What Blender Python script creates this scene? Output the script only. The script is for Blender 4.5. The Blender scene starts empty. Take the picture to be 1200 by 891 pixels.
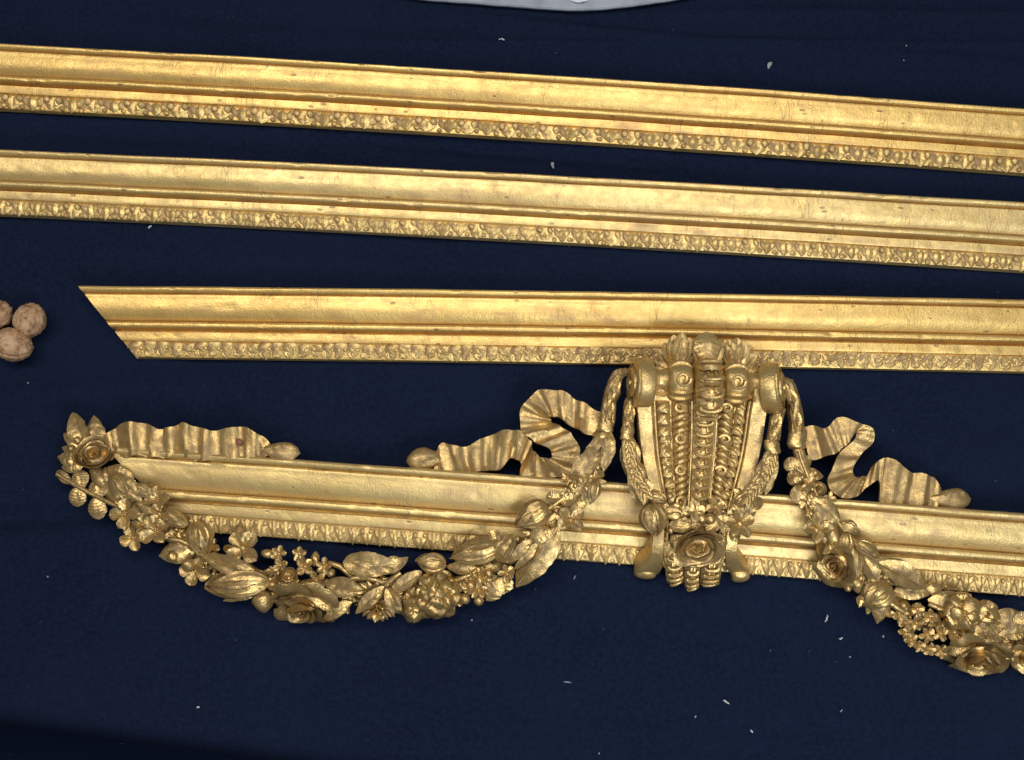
import bpy, math, random
import numpy as np
from mathutils import Vector, Matrix, noise
random.seed(7); rng = np.random.default_rng(7)
PI = math.pi
SC = bpy.context.scene
COL = SC.collection

# ------------------------------------------------------------------ camera
F = 1290.0                 # focal length in photo pixels (photo 1200 x 891)
TILT = math.radians(13.0)  # off straight-down
D = 1.29
cam_d = bpy.data.cameras.new('camera'); cam = bpy.data.objects.new('camera', cam_d); COL.objects.link(cam)
cam_d.sensor_width = 36.0; cam_d.lens = 36.0*F/1200.0; cam_d.clip_start = 0.01; cam_d.clip_end = 50
CAM = Vector((0, -D*math.sin(TILT), D*math.cos(TILT)))
cam.location = CAM; cam.rotation_euler = (TILT, 0, 0)
SC.camera = cam

# ------------------------------------------------------------------ light
w = bpy.data.worlds.new('World'); SC.world = w; w.use_nodes = True
bg = w.node_tree.nodes['Background']; bg.inputs[0].default_value = (0.80, 0.88, 1.0, 1); bg.inputs[1].default_value = 0.075
def area(name, loc, target, sx, sy, power, color):
    l = bpy.data.lights.new(name, 'AREA'); l.shape = 'RECTANGLE'; l.size = sx; l.size_y = sy; l.energy = power; l.color = color
    o = bpy.data.objects.new(name, l); COL.objects.link(o); o.location = loc
    o.rotation_euler = (Vector(target)-Vector(loc)).to_track_quat('-Z', 'Y').to_euler()
    return o
area('ceiling_lamp', (-0.32, 0.28, 2.3), (-0.32, 0.28, 0), 2.7, 0.7, 41, (1.0, 0.97, 0.93))
area('window_light', (0.60, -1.10, 1.55), (0.15, -0.05, 0), 1.0, 0.7, 19, (0.86, 0.93, 1.0))
SC.view_settings.view_transform = 'Standard'; SC.view_settings.look = 'None'
SC.view_settings.exposure = 0.0; SC.view_settings.gamma = 1.0
SC.render.engine = 'CYCLES'

# ------------------------------------------------------------------ helpers
_R = Matrix.Rotation(TILT, 3, 'X')
def at(px, py, z=0.0):
    """point at height z (mm) seen at photo pixel px, py"""
    d = _R @ Vector(((px-600.0)/F, -(py-445.5)/F, -1.0))
    return CAM + d*((z*0.001-CAM.z)/d.z)
def mpp(p):
    return -(_R.transposed() @ (Vector(p)-CAM)).z/F

def grid_faces(n, m, off=0, flip=False):
    f = []
    for i in range(n-1):
        for j in range(m-1):
            a = off+i*m+j; q = (a, a+m, a+m+1, a+1)
            f.append(q[::-1] if flip else q)
    return f
def solid(top, bot):
    """closed solid from two equal point grids"""
    n, m = top.shape[:2]; k = n*m
    V = np.concatenate([top.reshape(-1, 3), bot.reshape(-1, 3)])
    Fc = grid_faces(n, m) + grid_faces(n, m, k, True)
    ring = [j for j in range(m)] + [i*m+m-1 for i in range(1, n)] + [(n-1)*m+j for j in range(m-2, -1, -1)] + [i*m for i in range(n-2, 0, -1)]
    for a, b in zip(ring, ring[1:]+ring[:1]): Fc.append((a, b, b+k, a+k))
    return V, Fc
def merge(parts):
    V, Fc, o = [], [], 0
    for v, f in parts:
        V.append(np.asarray(v, float)); Fc += [tuple(i+o for i in q) for q in f]; o += len(v)
    return np.concatenate(V), Fc
def xf(vf, M):
    v, f = vf; M = np.array(M)
    return np.asarray(v) @ M[:3, :3].T + M[:3, 3], f
def T(x, y, z): return Matrix.Translation((x, y, z))
def RX(a): return Matrix.Rotation(a, 4, 'X')
def RY(a): return Matrix.Rotation(a, 4, 'Y')
def RZ(a): return Matrix.Rotation(a, 4, 'Z')
def S(x, y, z): return Matrix.Diagonal((x, y, z, 1))
def rough_up(vf, amp, freq):
    v, f = vf; v = np.array(v, float); o = Vector(rng.random(3)*50)
    for i in range(len(v)):
        n = noise.noise_vector(Vector(v[i]*freq)+o); v[i] += np.array(n)*amp
    return v, f
def mesh(name, vf, mat, smooth=True, angle=50):
    v, f = vf; me = bpy.data.meshes.new(name); me.from_pydata([tuple(p) for p in v], [], f)
    me.validate()
    if smooth:
        me.polygons.foreach_set('use_smooth', [True]*len(me.polygons))
        try: me.set_sharp_from_angle(angle=math.radians(angle))
        except Exception: pass
    me.materials.append(mat); me.update(); return me
def link(name, me, parent=None, loc=(0, 0, 0), M=None):
    o = bpy.data.objects.new(name, me); COL.objects.link(o)
    if parent is not None: o.parent = parent
    if M is not None: o.matrix_basis = M
    else: o.location = loc
    return o
def tag(o, label, cat, group=None):
    o['label'] = label; o['category'] = cat
    if group: o['group'] = group
    return o
def wm_of(o):
    """world matrix from the chain of parents"""
    M = o.matrix_basis.copy()
    while o.parent: o = o.parent; M = o.matrix_basis @ M
    return M
def empty(name, loc):
    o = bpy.data.objects.new(name, None); COL.objects.link(o); o.location = loc; o.empty_display_size = .02; return o
def put(name, vf, mat, parent, M, angle=50):
    """a piece given in its own axes, set at world matrix M under parent"""
    o = link(name, mesh(name, vf, mat, angle=angle), parent)
    o.matrix_basis = wm_of(parent).inverted() @ M
    return o
def putw(name, vf, mat, parent, angle=50):
    """a piece given in world coordinates"""
    v, f = vf; v = np.asarray(v, float); c = v.mean(0)
    o = link(name, mesh(name, (v-c, f), mat, angle=angle), parent)
    o.matrix_basis = wm_of(parent).inverted() @ T(*c)
    return o

# ------------------------------------------------------------------ materials
class NT:
    def __init__(s, name):
        s.m = bpy.data.materials.new(name); s.m.use_nodes = True; s.t = s.m.node_tree; s.b = s.t.nodes['Principled BSDF']
        s.tc = s.t.nodes.new('ShaderNodeTexCoord')
    def n(s, typ, **kw):
        x = s.t.nodes.new(typ)
        for k, v in kw.items():
            if k.startswith('_'): setattr(x, k[1:], v)
            else: x.inputs[k.replace('__', ' ')].default_value = v
        return x
    def l(s, a, b): s.t.links.new(a, b)
    def mapping(s, scale, coord='Object'):
        mp = s.n('ShaderNodeMapping'); mp.inputs['Scale'].default_value = scale; s.l(s.tc.outputs[coord], mp.inputs[0]); return mp.outputs[0]
    def noise(s, vec, scale, detail=4, rough=.55, dist=0.0):
        x = s.n('ShaderNodeTexNoise', Scale=scale, Detail=detail, Roughness=rough, Distortion=dist); s.l(vec, x.inputs['Vector']); return x.outputs['Fac']
    def ramp(s, fac, stops):
        r = s.n('ShaderNodeValToRGB'); e = r.color_ramp.elements
        while len(e) < len(stops): e.new(.5)
        for k, (p, c) in zip(e, stops): k.position = p; k.color = c if len(c) == 4 else (*c, 1)
        s.l(fac, r.inputs[0]); return r.outputs[0]
    def mix(s, fac, a, b, mode='MIX'):
        x = s.n('ShaderNodeMix', _data_type='RGBA', _blend_type=mode)
        for sock, v in ((x.inputs[0], fac), (x.inputs[6], a), (x.inputs[7], b)):
            if hasattr(v, 'is_output'): s.l(v, sock)
            else: sock.default_value = v if not isinstance(v, tuple) or len(v) == 4 else (*v, 1)
        return x.outputs[2]
    def math(s, op, a, b=0.0):
        x = s.n('ShaderNodeMath', _operation=op)
        for sock, v in zip(x.inputs, (a, b)):
            if hasattr(v, 'is_output'): s.l(v, sock)
            else: sock.default_value = v
        return x.outputs[0]
    def bump(s, h, strength, dist):
        b = s.n('ShaderNodeBump', Strength=strength, Distance=dist); s.l(h, b.inputs['Height']); return b
W1, W0 = (1, 1, 1, 1), (0, 0, 0, 1)

def gilt(name, gold, gold2, bole, grime, rough, wear, grimeamt, metal, rail):
    k = NT(name); o = k.mapping((1, 1, 1))
    big = k.noise(o, 14, 3); col = k.mix(k.ramp(big, [(.35, W0), (.65, W1)]), gold, gold2)
    st = k.mapping((6, 90, 90)) if rail else k.mapping((60, 60, 60))
    streak = k.ramp(k.noise(st, 1.0, 5, .65), [(.56-wear*.1, W0), (.70, W1)])
    patch = k.ramp(k.noise(o, 22, 4, .6), [(.45, W0), (.62, W1)])
    wearf = k.math('MULTIPLY', k.math('MULTIPLY', streak, patch), wear)
    col = k.mix(wearf, col, bole)
    if rail:
        mot = k.ramp(k.noise(k.mapping((16, 60, 60)), 1.0, 6, .7, .3), [(.40, W0), (.62, W1)])
        col = k.mix(k.math('MULTIPLY', mot, .42), col, tuple(.55*a+.45*b for a, b in zip(bole, gold2)))
        loss = k.ramp(k.noise(k.mapping((26, 40, 40)), 1.0, 7, .72, .6), [(.665, W0), (.69, W1)])
        col = k.mix(k.math('MULTIPLY', loss, .8), col, (.45, .27, .15))
        nk = k.n('ShaderNodeTexVoronoi', Scale=1.0); k.l(k.mapping((38, 95, 95)), nk.inputs['Vector'])
        nick = k.math('MULTIPLY', k.ramp(nk.outputs['Distance'], [(.10, W1), (.17, W0)]), k.ramp(k.noise(o, 33, 2), [(.54, W0), (.57, W1)]))
        col = k.mix(k.math('MULTIPLY', nick, .75), col, grime)
    spot = k.ramp(k.noise(o, 190, 3, .6), [(.66, W0), (.74, W1)])
    col = k.mix(k.math('MULTIPLY', spot, .55*wear), col, grime)
    gr = k.ramp(k.noise(o, 75, 5, .62, .4), [(.42, W0), (.66, W1)])
    gf = k.math('MULTIPLY', gr, grimeamt)
    col = k.mix(gf, col, grime)
    # fine cracks running across the rail
    cv = k.mapping((150, 18, 18)) if rail else k.mapping((90, 90, 90))
    vo = k.n('ShaderNodeTexVoronoi', _feature='DISTANCE_TO_EDGE', Scale=1.0); k.l(cv, vo.inputs['Vector'])
    crack = k.ramp(vo.outputs['Distance'], [(.0, W1), (.035, W0)])
    cm = k.ramp(k.noise(o, 30, 2), [(.52, W0), (.62, W1)])
    crf = k.math('MULTIPLY', k.math('MULTIPLY', crack, cm), .5 if rail else .0)
    col = k.mix(crf, col, grime)
    k.l(col, k.b.inputs['Base Color'])
    rn = k.noise(o, 60, 4); r = k.math('ADD', k.math('MULTIPLY', rn, .22), rough-.11)
    r = k.math('ADD', r, k.math('MULTIPLY', gf, .22)); k.l(r, k.b.inputs['Roughness'])
    mt = k.math('SUBTRACT', metal, k.math('MULTIPLY', k.math('ADD', gf, wearf), .5)); k.l(mt, k.b.inputs['Metallic'])
    h = k.math('ADD', k.math('MULTIPLY', k.noise(o, 120, 4), .8), k.math('MULTIPLY', k.noise(o, 480, 3, .6), .6))
    h = k.math('SUBTRACT', h, k.math('MULTIPLY', crf, .6))
    if not rail: h = k.math('ADD', h, k.math('MULTIPLY', k.noise(o, 55, 3, .5), 1.6))
    else: h = k.math('SUBTRACT', k.math('ADD', h, k.math('MULTIPLY', k.noise(k.mapping((22, 60, 60)), 1.0, 4, .6), .8)), k.math('MULTIPLY', nick, .8))
    b = k.bump(h, .35 if rail else .5, .0012); k.l(b.outputs[0], k.b.inputs['Normal'])
    return k.m
M_RAIL = gilt('burnished_gilding', (.86, .60, .20), (.77, .51, .155), (.50, .27, .11), (.25, .16, .08), .42, .8, .16, .70, True)
M_RAIL2 = gilt('old_gilding', (.85, .63, .26), (.76, .55, .205), (.48, .28, .13), (.26, .18, .10), .43, .95, .22, .70, True)
M_TIP = gilt('strip_gilding', (.80, .565, .21), (.66, .44, .16), (.38, .20, .085), (.19, .115, .055), .42, .8, .66, .70, False)
M_CARVE = gilt('carved_gilding', (.71, .485, .185), (.51, .335, .125), (.29, .155, .06), (.13, .082, .038), .31, .6, .76, .80, False)
M_CONS = gilt('console_gilding', (.74, .52, .20), (.58, .39, .145), (.34, .19, .075), (.17, .105, .05), .34, .6, .46, .74, False)
M_RIB = gilt('ribbon_gilding', (.62, .42, .16), (.48, .315, .12), (.30, .165, .065), (.17, .11, .055), .36, .5, .65, .78, False)

k = NT('navy_cloth'); o_ = k.mapping((1, 1, 1))
base = k.mix(k.ramp(k.noise(o_, 5, 4), [(.3, W0), (.7, W1)]), (.0056, .0098, .0265), (.0084, .0142, .0375))
nap = k.math('MULTIPLY', k.noise(o_, 210, 5, .75), 1.0); base = k.mix(k.ramp(nap, [(.38, W0), (.62, W1)]), base, (.0108, .0180, .0440))
lint = k.ramp(k.noise(o_, 900, 2, .7), [(.64, W0), (.80, W1)])
base = k.mix(k.math('MULTIPLY', lint, .16), base, (.07, .09, .14))
k.l(base, k.b.inputs['Base Color']); k.b.inputs['Roughness'].default_value = .95; k.b.inputs['Specular IOR Level'].default_value = .06
wv = k.mapping((1, 1, 1))
wa = k.n('ShaderNodeTexWave', Scale=260.0, Distortion=1.5, Detail=1.0); k.l(wv, wa.inputs[0])
wb = k.n('ShaderNodeTexWave', Scale=260.0, Distortion=1.5, Detail=1.0, _bands_direction='Y'); k.l(wv, wb.inputs[0])
hh = k.math('ADD', k.math('ADD', wa.outputs['Fac'], wb.outputs['Fac']), k.math('MULTIPLY', k.noise(o_, 350, 4), 2.0))
hh = k.math('ADD', hh, k.math('MULTIPLY', k.noise(o_, 150, 5, .7), 4.0)); bb = k.bump(hh, .6, .0009); k.l(bb.outputs[0], k.b.inputs['Normal'])
M_CLOTH = k.m

k = NT('walnut_shell'); o_ = k.mapping((1, 1, 1))
c = k.ramp(k.noise(o_, 90, 5, .65, .6), [(.33, (.15, .07, .03)), (.45, (.40, .225, .11)), (.66, (.56, .37, .215))])
k.l(c, k.b.inputs['Base Color']); k.b.inputs['Roughness'].default_value = .62
bb = k.bump(k.noise(o_, 160, 5, .6, 1.0), .6, .0015); k.l(bb.outputs[0], k.b.inputs['Normal']); M_NUT = k.m
k = NT('pale_stone'); o_ = k.mapping((1, 1, 1))
c = k.ramp(k.noise(o_, 40, 5, .6), [(.3, (.24, .26, .29)), (.6, (.34, .37, .41)), (.8, (.28, .29, .31))])
k.l(c, k.b.inputs['Base Color']); k.b.inputs['Roughness'].default_value = .6; M_STONE = k.m
def plain(name, c, r=.7):
    k = NT(name); o_ = k.mapping((1, 1, 1)); cc = k.mix(k.noise(o_, 300, 3), tuple(x*.75 for x in c), c)
    k.l(cc, k.b.inputs['Base Color']); k.b.inputs['Roughness'].default_value = r; return k.m
M_CHIP = plain('white_chip', (.50, .51, .52)); M_SCRAP = plain('white_scrap', (.80, .82, .86)); M_FLAKE = plain('grey_flake', (.30, .34, .33)); M_LINT = plain('lint', (.24, .27, .31))

# ------------------------------------------------------------------ cloth
def fold(x, y, p, q, amp, wid, soft=.06):
    """a ridge (or valley) along the segment p-q, fading at its ends"""
    d = np.array([q[0]-p[0], q[1]-p[1]]); L = np.hypot(*d); d = d/L
    s = (x-p[0])*d[0]+(y-p[1])*d[1]; t = -(x-p[0])*d[1]+(y-p[1])*d[0]
    e = 1/(1+np.exp(-s/soft))/(1+np.exp((s-L)/soft))
    return amp*np.exp(-(t/wid)**2)*e
def px2(x, y): p = at(x, y); return (p.x, p.y)
FOLDS = [((-80, 612), (95, 604), -.011, .014, .03), ((-60, 628), (120, 622), .006, .022, .04), ((430, 160), (810, 194), -.008, .011, .03), ((-150, 838), (420, 905), .006, .03, .05),
         ((540, 14), (860, 50), .0022, .005, .03), ((380, 47), (1300, 50), .0020, .0045, .04), ((780, 12), (1300, 14), .0028, .006, .04),
         ((1085, 800), (1090, 960), .0006, .004, .02), ((130, 345), (230, 500), .005, .02, .04), ((1120, 540), (1260, 520), .005, .025, .04), ((150, 610), (60, 760), .005, .03, .05), ((560, 800), (900, 770), .0035, .03, .06), ((20, 150), (330, 165), -.006, .012, .05), ((1040, 440), (1260, 470), .004, .02, .05), ((300, 300), (520, 312), .003, .012, .04), ((-60, 470), (180, 452), .005, .016, .04), ((-60, 700), (330, 742), .0045, .02, .06), ((330, 800), (1260, 868), .004, .022, .08), ((420, 842), (1200, 900), -.004, .016, .08), ((620, 28), (1260, 78), .0024, .008, .05), ((140, 12), (520, 30), -.004, .014, .05), ((160, 455), (420, 440), .0035, .02, .05),
         ((600, 330), (1250, 338), -.002, .012, .06)]
nx, ny = 380, 620
gx, gy = np.meshgrid(np.linspace(-1.1, 1.1, nx), np.linspace(-.80, 1.15, ny), indexing='ij')
gz = np.zeros_like(gx)
for p, q, a, wd, sf in FOLDS: gz += fold(gx, gy, px2(*p), px2(*q), a*1.35, wd, sf)
e0, e1 = np.array(px2(0, 848)), np.array(px2(360, 896)); dd = (e1-e0)/np.hypot(*(e1-e0))
dist = -((gx-e0[0])*-dd[1]+(gy-e0[1])*dd[0])            # metres beyond the edge over which the cloth hangs down
alng = (gx-e0[0])*dd[0]+(gy-e0[1])*dd[1]
gz -= .46*(1/(1+np.exp(-(dist-.026)/.009)))+.010/(1+np.exp(-(dist+.004)/.010))
for i in range(nx):
    for j in range(ny):
        gz[i, j] +=   .0050*noise.noise(Vector((gx[i, j]*4, gy[i, j]*6.5, 3)))+.0011*noise.noise(Vector((gx[i, j]*16, gy[i, j]*20, 9)))
gz -= .0048
cl = link('cloth', mesh('cloth', (np.stack([gx, gy, gz], -1).reshape(-1, 3), grid_faces(nx, ny)), M_CLOTH, angle=180))
cl['kind'] = 'structure'

# ------------------------------------------------------------------ carved shapes
def leaf(L, W, arch=.12, cup=.10, vein=.05, serr=0.0, ns=7, a=.8, p=.75, side=.05, thick=.16, nu=21, nv=13, droop=0.0, bend=0.0):
    """carved leaf, base at the origin, tip at +X, face up"""
    top = np.zeros((nu, nv, 3)); bot = np.zeros((nu, nv, 3))
    for i in range(nu):
        u = i/(nu-1); wu = max(math.sin(PI*min(max(u, .0), 1)**a), 0)**p
        wu = max(wu, .06 if i else .18)
        if serr: wu *= 1+serr*(((u*ns) % 1.0)-.5)
        for j in range(nv):
            v = 2*j/(nv-1)-1
            x = L*u; y = v*W/2*wu + bend*L*math.sin(PI*u)
            z = L*arch*math.sin(PI*u)-L*droop*u*u + W*cup*(v*v)*wu - W*vein*math.exp(-(v/.16)**2)*math.sin(PI*min(u*1.05, 1))
            if side: z += W*side*math.cos(2*PI*(u*ns+abs(v)*.8))*min(abs(v)*1.6, 1)*(1-v*v*.6)*math.sin(PI*u)
            top[i, j] = (x, y, z); bot[i, j] = (x*.98+.01*L, y*.82, z-thick*W*(1.1-.5*abs(v)))
    return solid(top, bot)
def ball(R, nu=12, nv=8, sq=(1, 1, 1)):
    V = [(0, 0, -R*sq[2])]; Fc = []
    for i in range(1, nv):
        t = PI*i/nv-PI/2
        for j in range(nu): a = 2*PI*j/nu; V.append((R*sq[0]*math.cos(t)*math.cos(a), R*sq[1]*math.cos(t)*math.sin(a), R*sq[2]*math.sin(t)))
    V.append((0, 0, R*sq[2])); n = len(V)-1
    for j in range(nu):
        b = (j+1) % nu; Fc.append((0, 1+b, 1+j)); Fc.append((n, n-nu+j, n-nu+b))
        for i in range(nv-2): o = 1+i*nu; Fc.append((o+j, o+b, o+nu+b, o+nu+j))
    return np.array(V), Fc
def flower(R, n=4, cup=.20, w=.84, centre=.20, notch=False, lift=.18, seeds=False):
    parts = []
    for i in range(n):
        pl = leaf(R*random.uniform(.92, 1.08), R*w*(4/n)**.75*random.uniform(.92, 1.08), arch=.10, cup=cup, vein=.10, a=1.45, p=.50, thick=.18, nu=11, nv=11, side=.02)
        parts.append(xf(pl, RZ(2*PI*i/n+random.uniform(-.12, .12)) @ RY(-lift+random.uniform(-.12, .12)) @ T(R*.06, 0, R*.02*i)))
    if seeds:
        for i in range(5): a = 2*PI*i/5; parts.append(xf(ball(R*.085, 8, 6), T(R*.13*math.cos(a), R*.13*math.sin(a), R*.20)))
        parts.append(xf(ball(R*.09, 8, 6), T(0, 0, R*.24)))
    else: parts.append(xf(ball(R*centre, 10, 7, (1, 1, .9)), T(0, 0, R*.13)))
    parts.append(xf(ball(R*.3, 8, 6, (1, 1, .7)), T(0, 0, -R*.12)))
    return merge(parts)
def shell(R, A, H, r0, roll, th, na=15, nt=10, flare=1.0):
    """cupped petal round the z axis, facing angle 0, rim rolled outwards"""
    o = np.zeros((nt, na, 3)); q = np.zeros((nt, na, 3)); w1, w2, w3 = random.uniform(0, 6), random.uniform(.6, 1.4), random.uniform(-.25, .25)
    for i in range(nt):
        t = i/(nt-1)
        for j in range(na):
            s = 2*j/(na-1)-1; tt = t*(1-.25*s*s*t-.10*t*math.exp(-(s/.18)**2)*w2)
            r = R*(r0+(1-r0)*tt**.55*flare)*(1+.05*math.sin(4*s+w1)*t)
            z = H*tt**1.15*(1+w3*s)+R*.06*math.sin(5*s+w1)*t*t
            if tt > .62: r += roll*R*(tt-.62)/.38; z -= roll*R*.9*((tt-.62)/.38)**2
            a = s*A*(.55+.45*min(1, t*1.6)); r *= 1-.10*s
            o[i, j] = (r*math.cos(a), r*math.sin(a), z); q[i, j] = ((r-th)*math.cos(a), (r-th)*math.sin(a), z-th*.5)
    return solid(q, o)
def rose(R, layers=((1.0, 5, .40, .30, .26), (.74, 4, .58, .32, .18), (.50, 3, .66, .35, .10), (.28, 2, .66, .4, .05))):
    parts = []; off = random.random()*6
    for li, (rr, n, h, r0, roll) in enumerate(layers):
        for i in range(n):
            k_ = random.uniform(.86, 1.10)
            parts.append(xf(shell(R*rr*k_, PI/n*random.uniform(1.15, 1.5), R*h*random.uniform(.85, 1.12), r0, roll*random.uniform(.6, 1.5), R*.07), RZ(off+2*PI*(i+random.uniform(-.15, .15))/n+li*.7) @ RY(random.uniform(-.14, .14))))
    parts.append(xf(bud(R*.62, R*.26, 3, 1.6, .25), RY(-PI/2))); parts.append(xf(ball(R*.6, 12, 6, (1, 1, .4)), T(0, 0, 0)))
    return merge(parts)
def bud(L, W, n=4, twist=.9, depth=.10, flat=.85, tip=.9, nu=17, nt=26):
    """closed bud along +X with folded petals winding round it"""
    V = []; Fc = []
    for i in range(nu):
        u = i/(nu-1); r = W/2*max(math.sin(PI*u**tip)**.62, .10 if i == 0 else .03)
        for j in range(nt):
            a = 2*PI*j/nt; ph = (n*(a/(2*PI))+twist*u*1.3) % 1.0
            rr = r*(1+depth*(ph-.55)*2*min(1, 3*u)*min(1, 4*(1-u)))
            V.append((L*u, rr*math.cos(a), rr*math.sin(a)*flat))
    for i in range(nu-1):
        for j in range(nt): b = (j+1) % nt; Fc.append((i*nt+j, (i+1)*nt+j, (i+1)*nt+b, i*nt+b))
    Fc.append(tuple(range(nt))); Fc.append(tuple((nu-1)*nt+j for j in range(nt-1, -1, -1)))
    return np.array(V), Fc
def petalbud(L, W, n=3):
    """bud wrapped in overlapping pointed petals, tip at +X"""
    parts = [bud(L*.96, W*.82, 5, .9, .16)]; nu, ns = 13, 9
    for i in range(n+2):
        c = PI/2+(-1.35+2.7*i/(n+1))+random.uniform(-.15, .15); lay = (i % 2)*.10; A = random.uniform(.52, .68); Lp = L*random.uniform(.80, 1.02); bw = random.uniform(-.25, .25)
        o = np.zeros((nu, ns, 3)); q = np.zeros((nu, ns, 3))
        for a_ in range(nu):
            u = a_/(nu-1); rr = W/2*max(math.sin(PI*(.02+.96*u)**.9)**.62, .08)
            hw = A*max(math.sin(PI*(.06+.93*u)**.75), .03)**.7
            for b_ in range(ns):
                t = 2*b_/(ns-1)-1; an = c+t*hw+bw*u
                r = rr*(.90+lay+.13*abs(t)**3-.05*math.exp(-(t/.2)**2)+.025*math.cos(9*t+i))+W*.012
                o[a_, b_] = (Lp*u, r*math.cos(an), r*math.sin(an)*.85); r -= W*.10
                q[a_, b_] = (Lp*u, r*math.cos(an), r*math.sin(an)*.85)
        parts.append(solid(o, q))
    return merge(parts)
def peony(R, ns=34, nu=52, nv=34):
    """ball of small overlapping petals"""
    sd = []
    for i in range(ns):
        z = 1-2*(i+.5)/ns; a = i*2.39996+random.uniform(-.25, .25); r = math.sqrt(1-z*z); sd.append((r*math.cos(a), r*math.sin(a), z))
    sd = np.array(sd); dirs = [np.array(d)/np.linalg.norm(d) for d in rng.normal(size=(ns, 3))]
    v, f = ball(1, nu, nv)
    out = []
    for p in v:
        d = np.linalg.norm(sd-p, axis=1); o = np.argsort(d); e = d[o[1]]-d[o[0]]
        h = .22*min(1, e/.17)**.55 + .14*float(np.dot(p-sd[o[0]], dirs[o[0]]))/.3
        out.append(p*R*(.90+h))
    return np.array(out), f
def chrys(R):
    parts = [ball(R*.6, 14, 8, (1, 1, .6))]
    for rr, n, tl, z in ((1.0, 17, .10, .0), (.86, 15, .38, .10), (.68, 12, .72, .20), (.45, 8, 1.05, .28), (.25, 5, 1.3, .34)):
        for i in range(n):
            lf = leaf(R*.62*random.uniform(.9, 1.1), R*.27, arch=.10, cup=-.25, vein=-.02, thick=.3, nu=8, nv=5, a=.95, droop=.1)
            parts.append(xf(lf, RZ(2*PI*(i+random.uniform(-.2, .2))/n+rr*3) @ T(R*max(rr-.62, .02), 0, R*z) @ RY(-tl)))
    return merge(parts)
def tube(pts, rad, n=8, flat=1.0):
    """round bar through world points"""
    P = [Vector(p) for p in pts]; V = []; Fc = []
    for i, p in enumerate(P):
        d = (P[min(i+1, len(P)-1)]-P[max(i-1, 0)]).normalized(); s = d.cross(Vector((0, 0, 1)))
        s = s.normalized() if s.length > 1e-6 else Vector((1, 0, 0)); u = s.cross(d); r = rad[i] if hasattr(rad, '__len__') else rad
        for j in range(n): a = 2*PI*j/n; V.append(tuple(p+s*(r*math.cos(a))+u*(r*flat*math.sin(a))))
    for i in range(len(P)-1):
        for j in range(n): b = (j+1) % n; Fc.append((i*n+j, i*n+b, (i+1)*n+b, (i+1)*n+j))
    Fc.append(tuple(range(n-1, -1, -1))); Fc.append(tuple((len(P)-1)*n+j for j in range(n)))
    return np.array(V), Fc
def spline(pts, k=6):
    P = [np.array(p, float) for p in pts]; P = [2*P[0]-P[1]]+P+[2*P[-1]-P[-2]]; out = []
    for i in range(1, len(P)-2):
        for s in range(k):
            t = s/k; a, b, c, d = P[i-1:i+3]
            out.append(.5*((2*b)+(c-a)*t+(2*a-5*b+4*c-d)*t*t+(-a+3*b-3*c+d)*t**3))
    out.append(P[-2]); return np.array(out)
def lathe_x(prof, n=28, ex=1.0):
    """profile [(x, r)] turned round the X axis"""
    V = []; Fc = []
    for x, r in prof:
        for j in range(n): a = 2*PI*j/n; V.append((x, r*math.cos(a), r*math.sin(a)*ex))
    m = len(prof)
    for i in range(m-1):
        for j in range(n): b = (j+1) % n; Fc.append((i*n+j, (i+1)*n+j, (i+1)*n+b, i*n+b))
    Fc.append(tuple(range(n))); Fc.append(tuple((m-1)*n+j for j in range(n-1, -1, -1)))
    return np.array(V), Fc

# ------------------------------------------------------------------ mouldings
PROFILE = [(0, 0), (0, 28), (.006, 33), (.022, 36), (.045, 37), (.070, 36.6), (.094, 35.2), (.103, 33.4), (.105, 28.0), (.121, 27.6), (.124, 31.8), (.132, 33.0), (.142, 33.2),
           (.17, 32.4), (.21, 32.0), (.25, 31.5), (.29, 30.9), (.33, 30.1), (.37, 28.8), (.41, 27.0), (.445, 25.0), (.475, 22.9), (.496, 21.0), (.500, 18.6), (.509, 18.4),
           (.512, 23.6), (.518, 25.8), (.529, 27.0), (.546, 27.5), (.566, 27.4), (.586, 26.9), (.600, 26.0), (.609, 24.0), (.611, 20.6), (.613, 12.6), (.640, 11.8), (.647, 12.2), (.650, 19.4), (.658, 20.2),
           (.69, 19.7), (.73, 19.1), (.77, 18.3), (.780, 17.8), (.784, 13.6), (.80, 14.2), (.85, 12.8), (.90, 11.4), (.95, 10.2), (.985, 9.6), (.998, 9.0), (1.0, 7.6), (1.0, 0)]
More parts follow.
